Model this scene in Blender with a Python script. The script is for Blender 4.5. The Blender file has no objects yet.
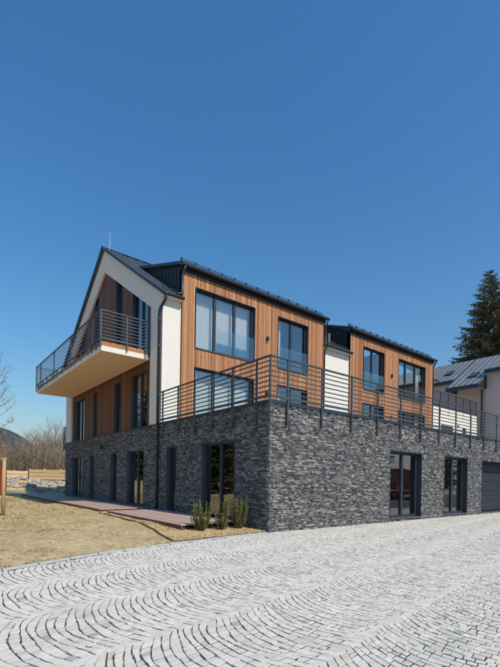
import bpy, math, random
from mathutils import Vector, Matrix
R_ = math.radians
rnd = random.Random(7)
S = bpy.context.scene
COL = S.collection

# ------------------------------------------------------------------ camera
YAW, ROLL = 0.6745, 0.0168
CAM = Vector((-6.9242, -7.8924, 1.3193))
_r0 = Vector((math.cos(YAW), -math.sin(YAW), 0)); _f = Vector((math.sin(YAW), math.cos(YAW), 0)); _u0 = Vector((0, 0, 1))
_r = _r0*math.cos(ROLL) + _u0*math.sin(ROLL); _u = _u0*math.cos(ROLL) - _r0*math.sin(ROLL)
cd = bpy.data.cameras.new('camera'); cam = bpy.data.objects.new('camera', cd); COL.objects.link(cam)
cam.matrix_world = Matrix(((_r.x, _u.x, -_f.x, CAM.x), (_r.y, _u.y, -_f.y, CAM.y), (_r.z, _u.z, -_f.z, CAM.z), (0, 0, 0, 1)))
cd.sensor_fit = 'VERTICAL'; cd.sensor_height = 36; cd.lens = 36*415.13/667
cd.shift_y = (479.94-333.5)/667; cd.clip_start = .1; cd.clip_end = 9000
S.camera = cam

# ------------------------------------------------------------------ sky, sun, exposure
SUN_EL, SUN_AZ = 46.0, 5.0           # elevation; degrees from -Y towards +X
w = bpy.data.worlds.new('World'); S.world = w; w.use_nodes = True
nt = w.node_tree; nt.nodes.clear()
sky = nt.nodes.new('ShaderNodeTexSky'); sky.sky_type = 'NISHITA'; sky.sun_disc = False
sky.sun_elevation = R_(SUN_EL); sky.sun_rotation = R_(180-SUN_AZ)
sky.altitude = 900; sky.air_density = 2.0; sky.dust_density = 1.0; sky.ozone_density = 10
bg = nt.nodes.new('ShaderNodeBackground'); bg.inputs[1].default_value = 0.13
hs = nt.nodes.new('ShaderNodeHueSaturation'); hs.inputs['Saturation'].default_value = 1.19
wo = nt.nodes.new('ShaderNodeOutputWorld')
nt.links.new(sky.outputs[0], hs.inputs['Color']); nt.links.new(hs.outputs[0], bg.inputs[0]); nt.links.new(bg.outputs[0], wo.inputs[0])
sl = bpy.data.lights.new('sun', 'SUN'); so = bpy.data.objects.new('sun', sl); COL.objects.link(so)
sl.energy = 4.2; sl.angle = R_(.55); sl.color = (1, .90, .755)
sd = Vector((math.sin(R_(SUN_AZ))*math.cos(R_(SUN_EL)), -math.cos(R_(SUN_AZ))*math.cos(R_(SUN_EL)), math.sin(R_(SUN_EL))))
so.rotation_euler = sd.to_track_quat('Z', 'Y').to_euler(); so.location = sd*60
S.view_settings.view_transform = 'Standard'; S.view_settings.look = 'None'
S.view_settings.exposure = 0.0; S.view_settings.gamma = 1.0; S.view_settings.use_curve_mapping = False

# ------------------------------------------------------------------ materials
MATS = {}
def mat(name, col, rough=.6, metal=0, spec=.4, noise=None, bump=None, tone=None, rand=None, stretch=(1, 1, 1), streak=None):
    """noise=(scale, amount, colour2); bump=(scale, strength, distance); tone = use the 'tone' attribute to
    pick along a ramp of colours; rand = same with the object's random number; streak=(scale,amount,stretch)."""
    m = bpy.data.materials.new(name); m.use_nodes = True; n = m.node_tree.nodes; l = m.node_tree.links
    b = n['Principled BSDF']; b.inputs['Roughness'].default_value = rough; b.inputs['Metallic'].default_value = metal
    b.inputs['Specular IOR Level'].default_value = spec
    tc = n.new('ShaderNodeTexCoord'); mp = n.new('ShaderNodeMapping'); mp.inputs['Scale'].default_value = stretch
    geo = n.new('ShaderNodeNewGeometry'); l.new(geo.outputs['Position'], mp.inputs['Vector'])
    out = None
    if tone or rand:
        cols = tone or rand
        rp = n.new('ShaderNodeValToRGB'); rp.color_ramp.interpolation = 'LINEAR'
        while len(rp.color_ramp.elements) < len(cols): rp.color_ramp.elements.new(.5)
        for i, (p, c) in enumerate(cols):
            rp.color_ramp.elements[i].position = p; rp.color_ramp.elements[i].color = (*c, 1)
        if tone:
            at = n.new('ShaderNodeAttribute'); at.attribute_name = 'tone'; l.new(at.outputs['Fac'], rp.inputs[0])
        else:
            oi = n.new('ShaderNodeObjectInfo'); l.new(oi.outputs['Random'], rp.inputs[0])
        out = rp.outputs[0]
    def mix(fac, a, c2, blend='MIX'):
        mx = n.new('ShaderNodeMix'); mx.data_type = 'RGBA'; mx.blend_type = blend
        l.new(fac, mx.inputs[0])
        if a is None: mx.inputs[6].default_value = (*col, 1)
        else: l.new(a, mx.inputs[6])
        mx.inputs[7].default_value = (*c2, 1)
        return mx.outputs[2]
    def fac(scale, amount, lo=.35, hi=.68, mpn=mp, detail=6):
        t = n.new('ShaderNodeTexNoise'); t.inputs['Scale'].default_value = scale; t.inputs['Detail'].default_value = detail
        t.inputs['Roughness'].default_value = .65
        l.new(mpn.outputs[0], t.inputs['Vector'])
        mr = n.new('ShaderNodeMapRange'); l.new(t.outputs['Fac'], mr.inputs[0])
        mr.inputs[1].default_value = lo; mr.inputs[2].default_value = hi; mr.inputs[4].default_value = amount
        return mr.outputs[0]
    for nz in (noise if isinstance(noise, list) else ([noise] if noise else [])):
        out = mix(fac(nz[0], nz[1], *nz[3:]), out, nz[2])
    if streak:
        mp2 = n.new('ShaderNodeMapping'); mp2.inputs['Scale'].default_value = streak[2]; l.new(geo.outputs['Position'], mp2.inputs['Vector'])
        out = mix(fac(streak[0], streak[1], mpn=mp2), out, streak[3])
    if out is None: b.inputs['Base Color'].default_value = (*col, 1)
    else: l.new(out, b.inputs['Base Color'])
    if bump:
        t = n.new('ShaderNodeTexNoise'); t.inputs['Scale'].default_value = bump[0]; t.inputs['Detail'].default_value = 8
        t.inputs['Roughness'].default_value = .7; l.new(mp.outputs[0], t.inputs['Vector'])
        bp = n.new('ShaderNodeBump'); bp.inputs['Strength'].default_value = bump[1]; bp.inputs['Distance'].default_value = bump[2]
        l.new(t.outputs['Fac'], bp.inputs['Height']); l.new(bp.outputs[0], b.inputs['Normal'])
    MATS[name] = m; return m

STONE = [(0, (.018, .018, .019)), (.25, (.052, .053, .055)), (.5, (.18, .183, .188)), (.75, (.385, .388, .392)), (.9, (.46, .44, .40)), (1, (.5, .42, .3))]
mat('stone', (.1, .1, .11), .85, spec=.15, tone=STONE, noise=[(30, .5, (.05, .052, .058)), (70, .4, (.3, .3, .3))], bump=(45, 1, .014))
mat('stone_core', (.03, .03, .033), .9)
COB = [(0, (.42, .40, .36)), (.3, (.66, .62, .53)), (.7, (.80, .75, .64)), (.92, (.87, .815, .70)), (1, (.66, .57, .44))]
mat('granite', (.45, .45, .44), .8, tone=COB, noise=[(3, .15, (.46, .45, .42)), (110, .3, (.4, .39, .37)), (16, .2, (.46, .45, .41)), (.9, .3, (.40, .395, .33), .56, .66), (1.7, .25, (.86, .80, .68), .52, .62)], bump=(60, .7, .007))
mat('joint_sand', (.44, .415, .36), .95, noise=[(25, .5, (.30, .28, .24)), (7, .95, (.045, .042, .035), .36, .47), (.8, .6, (.05, .047, .038), .5, .6)], bump=(120, .6, .004))
mat('kerb', (.5, .5, .49), .8, noise=(12, .5, (.33, .33, .33)), bump=(60, .5, .006))
WOOD = [(0, (.24, .095, .038)), (.3, (.42, .183, .077)), (.7, (.53, .25, .11)), (1, (.68, .365, .182))]
mat('larch', (.45, .22, .1), .62, tone=WOOD, streak=(5, .65, (11, 11, .5), (.24, .098, .038)), bump=(30, .3, .004), stretch=(1, 1, .15))
mat('larch_rand', (.45, .22, .1), .62, rand=WOOD, streak=(5, .65, (11, 11, .5), (.24, .098, .038)), bump=(30, .3, .004), stretch=(1, 1, .15))
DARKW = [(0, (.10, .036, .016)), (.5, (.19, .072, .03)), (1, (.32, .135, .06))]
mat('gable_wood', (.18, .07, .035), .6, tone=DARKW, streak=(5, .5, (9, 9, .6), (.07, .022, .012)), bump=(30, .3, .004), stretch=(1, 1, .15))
mat('wood_core', (.03, .018, .012), .9)
mat('plaster', (.81, .765, .695), .9, noise=[(1.2, .25, (.70, .685, .65)), (9, .15, (.72, .71, .68))], bump=(160, .3, .003), streak=(3, .22, (2.5, 2.5, .12), (.66, .64, .6)))
mat('soffit_plaster', (.78, .56, .36), .9, noise=(1.5, .3, (.72, .50, .31)), bump=(140, .25, .003))
mat('anthracite', (.024, .032, .043), .42, metal=.0, spec=.5, noise=(3, .35, (.032, .038, .046)))
mat('rail_steel', (.07, .088, .1), .45, metal=.25, spec=.5, noise=(18, .3, (.06, .075, .085)))
mat('alu_frame', (.035, .043, .054), .4, metal=.1, spec=.4)
mat('alu_reveal', (.085, .10, .125), .45, metal=.2, spec=.4)
mat('roof_metal', (.09, .105, .12), .38, metal=.55, noise=(2, .4, (.065, .075, .085)))
mat('zinc', (.31, .325, .335), .5, metal=.3, noise=(.9, .5, (.21, .22, .225)))
mat('cheek_metal', (.022, .028, .038), .5, metal=.2)
mat('interior', (.16, .15, .14), .9, noise=(.7, .4, (.1, .095, .09)))
mat('floor_in', (.2, .15, .1), .6)
mat('curtain_and_reflection', (.8, .79, .77), .9)
mat('deck', (.3, .22, .18), .7, tone=[(0, (.42, .30, .24)), (.5, (.52, .385, .315)), (1, (.60, .46, .385))], streak=(7, .45, (9, .7, 9), (.24, .15, .115)), bump=(40, .3, .003))
mat('deck_side', (.17, .055, .03), .7, noise=(6, .5, (.09, .03, .02)))
mat('straw', (.70, .53, .27), 1, spec=.1, noise=[(.5, .8, (.80, .63, .37), .48, .6), (.9, .85, (.44, .35, .17), .48, .6), (.27, .5, (.74, .56, .32), .5, .6), (5, .6, (.40, .33, .16), .5, .62), (13, .75, (.29, .225, .105), .5, .62), (30, .7, (.80, .70, .48), .52, .62), (80, .6, (.26, .21, .10), .5, .65)], bump=(30, .8, .04))
mat('blade', (.4, .33, .17), .8, spec=.2, tone=[(0, (.20, .15, .06)), (.45, (.5, .385, .19)), (1, (.80, .66, .40))])
mat('chips', (.5, .38, .2), .9, tone=[(0, (.30, .2, .09)), (.5, (.5, .37, .19)), (1, (.66, .54, .33))])
mat('fresh_wood', (.74, .56, .33), .7, streak=(5, .5, (1, 1, 14), (.6, .42, .22)), bump=(30, .3, .004))
mat('stake_wood', (.5, .36, .2), .8, streak=(6, .6, (12, 12, .8), (.3, .2, .11)), bump=(40, .4, .004))
mat('red_paint', (.34, .055, .02), .75, noise=(5, .5, (.2, .035, .018)), streak=(4, .5, (9, 9, .7), (.18, .03, .015)))
mat('boulder', (.45, .41, .35), .9, noise=[(2.5, .6, (.6, .57, .51)), (9, .6, (.17, .15, .12))], bump=(9, .8, .06))
mat('bark', (.16, .12, .09), .9, noise=(9, .5, (.09, .07, .055)), bump=(20, .6, .02))
mat('twig', (.2, .155, .115), .9, tone=[(0, (.12, .09, .065)), (.5, (.23, .175, .125)), (1, (.36, .29, .21))])
mat('dry_leaf', (.34, .17, .08), .8, tone=[(0, (.22, .1, .045)), (1, (.45, .25, .12))])
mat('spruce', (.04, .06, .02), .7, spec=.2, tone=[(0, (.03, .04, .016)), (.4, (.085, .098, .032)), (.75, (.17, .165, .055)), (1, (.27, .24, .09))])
mat('yew', (.1, .12, .03), .6, spec=.25, tone=[(0, (.06, .08, .02)), (.5, (.17, .19, .05)), (1, (.36, .36, .11))])
mat('hill', (.022, .04, .032), 1, spec=0, noise=[(.012, .7, (.03, .05, .036)), (.05, .6, (.012, .024, .022))])
mat('far_ground', (.2, .18, .1), 1, noise=(.05, .7, (.12, .13, .06)))
mat('pink_plaster', (.66, .52, .47), .9, noise=(.8, .3, (.6, .5, .455)), bump=(120, .2, .003))
mat('car_red', (.55, .02, .015), .3, spec=.6)
mat('white_paint', (.8, .8, .8), .4)
mat('rubber', (.02, .02, .02), .8)
mat('steel', (.45, .46, .48), .3, metal=.9)

def glass_mat(name, tint, base, blue=(1, 1, 1)):
    m = bpy.data.materials.new(name); m.use_nodes = True; n = m.node_tree.nodes; l = m.node_tree.links; n.clear()
    o = n.new('ShaderNodeOutputMaterial'); mx = n.new('ShaderNodeMixShader'); t = n.new('ShaderNodeBsdfTransparent'); g = n.new('ShaderNodeBsdfGlossy')
    t.inputs[0].default_value = (*tint, 1); g.inputs['Color'].default_value = (*blue, 1); g.inputs['Roughness'].default_value = .0
    fr = n.new('ShaderNodeFresnel'); gb_ = n.new('ShaderNodeNewGeometry'); io = n.new('ShaderNodeMapRange')   # same index on the way in and out
    io.inputs[3].default_value = 1.5; io.inputs[4].default_value = 1/1.5; l.new(gb_.outputs['Backfacing'], io.inputs[0]); l.new(io.outputs[0], fr.inputs[0])
    nz = n.new('ShaderNodeTexNoise'); nz.inputs['Scale'].default_value = .9; geo = n.new('ShaderNodeNewGeometry'); l.new(geo.outputs['Position'], nz.inputs['Vector'])
    bp = n.new('ShaderNodeBump'); bp.inputs['Strength'].default_value = .22; bp.inputs['Distance'].default_value = .02
    l.new(nz.outputs['Fac'], bp.inputs['Height']); l.new(bp.outputs[0], g.inputs['Normal'])
    mr = n.new('ShaderNodeMapRange'); l.new(fr.outputs[0], mr.inputs[0]); mr.inputs[3].default_value = base; mr.inputs[4].default_value = 1
    l.new(mr.outputs[0], mx.inputs[0]); l.new(t.outputs[0], mx.inputs[1]); l.new(g.outputs[0], mx.inputs[2]); l.new(mx.outputs[0], o.inputs[0])
    MATS[name] = m
glass_mat('glass', (.75, .78, .78), .12)
glass_mat('glass_coated', (.88, .90, .90), .10)
glass_mat('guard_glass', (.92, .96, .955), .04)

# ------------------------------------------------------------------ mesh helpers
class MB:
    def __init__(s): s.v = []; s.f = []; s.t = []; s.tone = 0.5
    def face(s, pts, tone=None):
        i = len(s.v); s.v += [tuple(p) for p in pts]; s.f.append(tuple(range(i, i+len(pts)))); s.t.append(s.tone if tone is None else tone)
    def hexa(s, p, skip=()):          # p: 4 bottom, 4 top, both counter-clockwise from above
        i = len(s.v); s.v += [tuple(q) for q in p]
        for k, q in enumerate(((3, 2, 1, 0), (4, 5, 6, 7), (0, 1, 5, 4), (1, 2, 6, 5), (2, 3, 7, 6), (3, 0, 4, 7))):
            if k in skip: continue
            s.f.append(tuple(i+a for a in q)); s.t.append(s.tone)
        return s
    def box(s, x0, x1, y0, y1, z0, z1):
        if x0 > x1: x0, x1 = x1, x0
        if y0 > y1: y0, y1 = y1, y0
        if z0 > z1: z0, z1 = z1, z0
        return s.hexa([(x0, y0, z0), (x1, y0, z0), (x1, y1, z0), (x0, y1, z0), (x0, y0, z1), (x1, y0, z1), (x1, y1, z1), (x0, y1, z1)])
    def prism(s, poly, d):            # polygon (3-D points) pushed along vector d
        n = len(poly); i = len(s.v); d = Vector(d)
        s.v += [tuple(p) for p in poly] + [tuple(Vector(p)+d) for p in poly]
        s.f.append(tuple(range(i, i+n))); s.t.append(s.tone)
        s.f.append(tuple(range(i+2*n-1, i+n-1, -1))); s.t.append(s.tone)
        for k in range(n):
            j = (k+1) % n; s.f.append((i+k, i+n+k, i+n+j, i+j)); s.t.append(s.tone)
        return s
    def tube(s, pts, rad, n=8, cap=True):
        pts = [Vector(p) for p in pts]
        if not hasattr(rad, '__len__'): rad = [rad]*len(pts)
        rings = []
        for k, p in enumerate(pts):
            a = pts[max(k-1, 0)]; b = pts[min(k+1, len(pts)-1)]; d = (b-a).normalized()
            u = d.orthogonal().normalized() if k == 0 else (u - d*u.dot(d)).normalized()
            vv = d.cross(u); i = len(s.v)
            s.v += [tuple(p + (u*math.cos(2*math.pi*q/n) + vv*math.sin(2*math.pi*q/n))*rad[k]) for q in range(n)]
            rings.append(i)
        for a, b in zip(rings, rings[1:]):
            for q in range(n):
                r = (q+1) % n; s.f.append((a+q, a+r, b+r, b+q)); s.t.append(s.tone)
        if cap:
            s.f.append(tuple(rings[0]+q for q in reversed(range(n)))); s.t.append(s.tone)
            s.f.append(tuple(rings[-1]+q for q in range(n))); s.t.append(s.tone)
        return s
    def mesh(s, name, m, smooth=False):
        me = bpy.data.meshes.new(name); me.from_pydata(s.v, [], s.f)
        a = me.attributes.new('tone', 'FLOAT', 'FACE'); a.data.foreach_set('value', s.t)
        if smooth: me.polygons.foreach_set('use_smooth', [True]*len(me.polygons))
        me.materials.append(MATS[m]); return me
    def build(s, name, m, parent=None, smooth=False, kind=None):
        o = bpy.data.objects.new(name, s.mesh(name, m, smooth)); COL.objects.link(o); o.parent = parent
        if kind: o['kind'] = kind
        return o
def obj(name, me, parent=None):
    o = bpy.data.objects.new(name, me); COL.objects.link(o); o.parent = parent; return o
def empty(name, loc=(0, 0, 0), rz=0):
    o = bpy.data.objects.new(name, None); COL.objects.link(o); o.location = loc; o.rotation_euler.z = rz; o.empty_display_size = .3; return o
def tag(o, label, cat, group=None):
    o['label'] = label; o['category'] = cat
    if group: o['group'] = group
    return o
def copy_tree(o, parent=None):
    c = o.copy(); COL.objects.link(c); c.parent = parent
    for ch in list(o.children): copy_tree(ch, c)
    return c
def bevel(o, wdt=.01, seg=2):
    m = o.modifiers.new('bevel', 'BEVEL'); m.width = wdt; m.segments = seg; m.limit_method = 'ANGLE'; return o
def lerp(a, b, t): return a+(b-a)*t
def sub(box, **k): pass

# facade frames: plane 'Y' faces -Y (a runs along X), plane 'X' faces -X (a runs along Y); n is depth into the wall
def P3(pl, off, a, n, z): return (a, off+n, z) if pl == 'Y' else (off+n, a, z)
def fbox(mb, pl, off, a0, a1, n0, n1, z0, z1):
    return mb.box(a0, a1, off+n0, off+n1, z0, z1) if pl == 'Y' else mb.box(off+n0, off+n1, a0, a1, z0, z1)
def wall_mesh(mb, pl, off, a0, a1, z0, z1, thick, holes):
    A = sorted({a0, a1, *[h[0] for h in holes], *[h[1] for h in holes]}); A = [a for a in A if a0 <= a <= a1]
    Z = sorted({z0, z1, *[max(h[2], z0) for h in holes], *[min(h[3], z1) for h in holes]})
    def solid(a, z): return a0 < a < a1 and z0 < z < z1 and not any(h[0] < a < h[1] and h[2] < z < h[3] for h in holes)
    for i in range(len(A)-1):
        for j in range(len(Z)-1):
            am, zm = (A[i]+A[i+1])/2, (Z[j]+Z[j+1])/2
            if not solid(am, zm): continue
            q = [(A[i], Z[j]), (A[i+1], Z[j]), (A[i+1], Z[j+1]), (A[i], Z[j+1])]
            mb.face([P3(pl, off, a, 0, z) for a, z in q]); mb.face([P3(pl, off, a, thick, z) for a, z in reversed(q)])
            for (da, dz), (p, r) in {(-1, 0): (0, 3), (1, 0): (1, 2), (0, -1): (0, 1), (0, 1): (3, 2)}.items():
                na = A[i]-1e-3 if da < 0 else A[i+1]+1e-3 if da > 0 else am
                nz = Z[j]-1e-3 if dz < 0 else Z[j+1]+1e-3 if dz > 0 else zm
                if not solid(na, nz):
                    mb.face([P3(pl, off, *(q[p][0], 0, q[p][1])), P3(pl, off, q[r][0], 0, q[r][1]), P3(pl, off, q[r][0], thick, q[r][1]), P3(pl, off, q[p][0], thick, q[p][1])])
    return mb

# ------------------------------------------------------------------ dimensions
Y1 = 6.06; YE = 18.64; XE = 19.6            # main volume: long wall, far gable end, far end
ZS = 3.33                                   # top of the stone storey
RY, RZ = 12.36, 12.44; EY, EZ = 5.82, 8.07  # ridge and eave
SL = (RZ-EZ)/(RY-EY)
def roofz(y): return RZ-SL*abs(y-RY)
def kerb_y(x):
    K = [(-40, -14.6), (-14, -4.25), (-6.01, -1.18), (-4.43, -.61), (-2.14, -.2), (-.02, .03)]
    for (xa, ya), (xb, yb) in zip(K, K[1:]):
        if x <= xb: return lerp(ya, yb, (x-xa)/(xb-xa))
    return .03

# ------------------------------------------------------------------ ground and far land
def hz(x, y):
    if x > -.3 or y < kerb_y(x): z = -.09
    else: z = .005+.012*math.sin(x*1.7+y*.9)*math.sin(y*1.3-x*.4)+.008*math.sin(x*4.1+1)*math.sin(y*3.7)
    if x <= -.3 and y >= kerb_y(x): z += .085*min(1, max(0, (y-kerb_y(x))/2.6))**1.3 + .012*math.sin(x*2.9+y*2.2)*math.sin(y*2.1-x*1.4)
    if y > 21.5: z = max(z, -.09)+ .95*min(1, max(0, (y-22.5)/5.5))**1.2
    if y > 45: z += min(y-45, 120)*.012
    if x > 16: z += 0
    return z
xs = [-4200, -2000, -900, -500, -250, -120, -70, -45, -30, -20, -15, -12, -10] + [-9+.25*i for i in range(36)] + [0, .5, 1.5, 3, 6, 9, 12, 16, 20, 26, 34, 45, 70, 120, 250, 500, 900, 2000, 4200]
ys = [-4200, -2000, -900, -500, -250, -120, -60, -35, -22, -15, -10, -7, -5] + [-4+.25*i for i in range(136)] + [30.5+i for i in range(15)] + [48, 54, 62, 72, 90, 120, 180, 260, 380, 550, 900, 2000, 4200]
g = MB(); nx, ny = len(xs), len(ys)
g.v = [(x, y, hz(x, y)) for y in ys for x in xs]
g.f = [(j*nx+i, j*nx+i+1, (j+1)*nx+i+1, (j+1)*nx+i) for j in range(ny-1) for i in range(nx-1)]; g.t = [.5]*len(g.f)
ground = g.build('ground', 'straw', smooth=True, kind='structure')

def hill(name, cx, cy, lx, ly, h, seed, az=0, m='hill'):
    r = random.Random(seed); mb = MB(); N, M = 40, 18
    ph = [r.uniform(0, 6) for _ in range(6)]
    for j in range(M+1):
        for i in range(N+1):
            u, v = i/N*2-1, j/M*2-1
            z = h*max(0, (1-u*u))**.9*max(0, (1-v*v))*(1+.13*math.sin(u*5+ph[0])+.07*math.sin(u*13+ph[1]+v*3)+.03*math.sin(u*31+ph[2]))-3
            px, py = u*lx, v*ly
            mb.v.append((cx+px*math.cos(az)-py*math.sin(az), cy+px*math.sin(az)+py*math.cos(az), z))
    for j in range(M):
        for i in range(N):
            a = j*(N+1)+i; mb.f.append((a, a+1, a+N+2, a+N+1)); mb.t.append(.5)
    return mb.build(name, m, smooth=True, kind='structure')
_v = CAM+(_r0*((-60-250)/415.13)+_f)*1500
hill('hill', _v.x, _v.y, 620, 420, 186, 3, -YAW)
hill('hill', 1500, 2600, 1500, 500, 120, 5)
hill('hill', 700, -1500, 1600, 400, 170, 6)
hill('hill', -1700, 300, 500, 1500, 190, 8)

# ------------------------------------------------------------------ cobbled yard
paving = MB()
pk = [(-40, -14.6), (-14, -4.25), (-6.01, -1.18), (-4.43, -.61), (-2.14, -.2), (-.02, .03), (.1, .06), (45, .06), (45, -45), (-40, -45)]
paving.face([(x, y, -.0025) for x, y in reversed(pk)])
paving = paving.build('paving', 'joint_sand', kind='structure')

def cobble_cells():
    # rows of segmental arcs; the strips run a few degrees off the long wall, arcs bulge back along the strip
    W, s = 1.25, .083; A0, A1 = R_(-24), R_(44); Rr = W/(math.sin(A1)-math.sin(A0)); N = 17
    ax = Vector((math.cos(R_(8.2)), math.sin(R_(8.2)))); pp = Vector((-ax.y, ax.x)); O = Vector((CAM.x, CAM.y)); out = []
    for j in range(-4, 12):
        p0 = 2.92+(j-4)*W; ofs = rnd.uniform(0, s); wob = rnd.uniform(0, 6)
        for k in range(-68, 520):
            ak = -6+k*s+ofs; nn = N+(1 if k % 3 == 0 else 0)
            st = [A0+(A1-A0)*(i+(rnd.uniform(-.2, .2)+(.5 if k % 2 else 0) if 0 < i < nn else 0))/nn for i in range(nn+1)]
            st = sorted(min(a, A1-.02) for a in st); st[0] = A0+rnd.uniform(-.03, .0); st[-1] = A1+rnd.uniform(0, .06)
            kp = [st[0]]
            for a in st[1:-1]:
                if a-kp[-1] > .042 and st[-1]-a > .042: kp.append(a)
            st = kp+[st[-1]]
            for a, b in zip(st, st[1:]):
                def pt(ang, kk):
                    q = k+kk
                    da = .012*math.sin(wob+q*.9+ang*7)+.016*math.sin(wob*3+q*.43+ang*3.1)*math.cos(q*.17+ang)+.010*math.sin(q*2.3+ang*11)
                    dp = 0
                    al = ak+kk*s-Rr*math.cos(ang)+Rr*math.cos(A1)+da; pr = p0+Rr*(math.sin(ang)-math.sin(A0))+.014*math.sin(al*3.9)+.008*math.sin(al*9.1)
                    v = O+ax*al+pp*pr; return (v.x, v.y)
                out.append(([pt(a, 0), pt(b, 0), pt(b, 1), pt(a, 1)], math.cos((a+b)/2)))
    return out
cells = []
for q, ca in cobble_cells():
    cx = sum(p[0] for p in q)/4; cy = sum(p[1] for p in q)/4
    lim = min(kerb_y(cx)-.14, -.02) if cx < 0 else -.02
    if max(p[1] for p in q) > lim: 
        if cy > lim-.02: continue
        q = [(p[0], min(p[1], lim)) for p in q]
    d = Vector((cx-CAM.x, cy-CAM.y, 0)); z = d.dot(_f); x = d.dot(_r0)
    if z < .3 or abs(x) > .66*z+2.2 or z > 34: continue
    cells.append((z, abs(x), cx, cy, q, max(.6, 1.2-1.3*(1-ca))))
def cobble_geo(mb, q, c, gf):
    cx, cy = c; t = min(.95, max(.05, rnd.gauss(.55, .15))); mb.tone = t
    if rnd.random() < .025: mb.tone = 1.0
    elif rnd.random() < .02: mb.tone = 0
    j = lambda a: a*rnd.uniform(-1, 1)
    V = [Vector(p) for p in q]
    def inset(ga, gr):              # ga: across the joints inside a row; gr: across the row joints
        o = []
        for k in range(4):
            al = (V[1]-V[0] if k < 2 else V[2]-V[3]); ac = (V[3]-V[0] if k in (0, 3) else V[2]-V[1])
            la, lc = al.length or 1, ac.length or 1
            p = V[k]+al/la*(min(ga, la*.3)*(1 if k in (0, 3) else -1))+ac/lc*(min(gr, lc*.3)*(1 if k < 2 else -1)); o.append(p)
        return o
    ga, gr = rnd.choice([.0012, .002, .003, .0045, .007]), gf*rnd.choice([.0025, .0035, .0045, .006, .008])
    tilt = (j(.03), j(.03)); h = rnd.uniform(-.0015, .004)
    ring = [(p.x+j(.003), p.y+j(.003)) for p in inset(ga, gr)]
    mid = [(lerp(cx, x, .985), lerp(cy, y, .985)) for x, y in ring]; top = [(lerp(cx, x, .945)+j(.0015), lerp(cy, y, .945)+j(.0015)) for x, y in ring]
    zf = lambda p, dz: h+dz+tilt[0]*(p[0]-cx)+tilt[1]*(p[1]-cy)
    i = len(mb.v)
    mb.v += [(p[0], p[1], -.04) for p in ring] + [(p[0], p[1], zf(p, -.0018)) for p in mid] + [(p[0], p[1], zf(p, .0006+j(.0014))) for p in top]
    order = (0, 1, 2, 3) if (q[1][0]-q[0][0])*(q[2][1]-q[0][1])-(q[1][1]-q[0][1])*(q[2][0]-q[0][0]) > 0 else (3, 2, 1, 0)
    for L in (0, 4):
        for a in range(4):
            p, r = order[a], order[(a+1) % 4]; mb.f.append((i+L+p, i+L+r, i+L+4+r, i+L+4+p)); mb.t.append(mb.tone)
    mb.f.append(tuple(i+8+a for a in order)); mb.t.append(mb.tone)
def seen(c):
    z, x = c[0], c[1]; yb = 479.94+415.13*CAM.z/z
    return x < .6*z and yb < 667
inview = sorted([c for c in cells if seen(c)], key=lambda c: c[0])
near = set(id(c) for c in inview[:300])
rest = MB()
for c in cells:
    if id(c) in near:
        mb = MB(); cobble_geo(mb, c[4], (c[2], c[3]), c[5]); mb.build('cobble', 'granite', paving)
    else: cobble_geo(rest, c[4], (c[2], c[3]), c[5])
rest.build('cobble_field', 'granite', paving, kind='stuff')
# kerb between yard and lawn
kerb = MB(); kerb.box(-.06, -.02, -.02, .02, -.1, -.06); kerb = kerb.build('kerb', 'kerb', kind='structure')
x = -13.0
while x < -.15:
    x2 = min(x+.5, -.08); mb = MB(); xa, xb = x+.006, x2-.006
    for_ = [(xa, kerb_y(xa)-.12), (xb, kerb_y(xb)-.12), (xb, kerb_y(xb)), (xa, kerb_y(xa))]
    zt = .022+rnd.uniform(-.004, .004); mb.tone = rnd.random()
    mb.hexa([(a, b, -.1) for a, b in for_]+[(a, b, zt) for a, b in for_]); bevel(mb.build('kerb_stone', 'kerb', kerb), .012, 2)
    x = x2

# straw blades on the lawn
mb = MB(); rr = random.Random(11)
for i in range(90000):
    t = rr.random()**1.5; y = -4+t*24; x = rr.uniform(-9, -.05)
    if y < kerb_y(x)+.02: continue
    if x > -1.95 and .9 < y < 21: continue
    if x > -1.75 and y < 1.2: continue
    if math.sin(x*1.9+1.3*math.sin(y*.8))*math.sin(y*1.5+math.sin(x*1.1)) < rr.uniform(-1.1, .5): continue
    a = rr.uniform(0, 6.28); L = rr.uniform(.03, .10)*(1+.05*y); wd = rr.uniform(.002, .005)*(1+.16*y); up = rr.uniform(.1, .75)*L*.6
    z = hz(x, y); dx, dy = math.cos(a)*L, math.sin(a)*L; px, py = -math.sin(a)*wd, math.cos(a)*wd
    mb.face([(x-px, y-py, z+.002), (x+px, y+py, z+.002), (x+dx, y+dy, z+up+.004)], rr.random())
for i in range(2600):
    y = -4+rr.random()**1.4*20; x = rr.uniform(-9, -2.0)
    ky = kerb_y(x)
    if rr.random() < .12: y = ky+rr.uniform(-.01, .12)
    if y < ky-.01 or (x > -2.75 and y < 6.5) or (x > -1.95 and y > .9): continue
    if i > 900 and math.sin(x*1.3+2*math.sin(y*.6))*math.sin(y*1.1+x*.3) < rr.uniform(-.4, .8): continue
    z = hz(x, y); c0 = rr.random()**1.6
    for k in range(rr.randint(6, 14)):
        a = rr.uniform(0, 6.28); L = rr.uniform(.025, .075); q = rr.uniform(0, .045); wd = rr.uniform(.003, .006)*(1+.06*y); bx_, by_ = x+math.cos(a)*q, y+math.sin(a)*q
        dx, dy = math.cos(a)*L*.7, math.sin(a)*L*.7; px, py = -math.sin(a)*wd, math.cos(a)*wd
        mb.face([(bx_-px, by_-py, z), (bx_+px, by_+py, z), (bx_+dx, by_+dy, z+L*rr.uniform(.4, 1))], min(1, max(0, c0*.8+rr.uniform(-.1, .2))))
tag(mb.build('dry_grass', 'blade', kind='stuff'), 'short dry straw coloured grass covering the lawn beside the house', 'grass')

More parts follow.
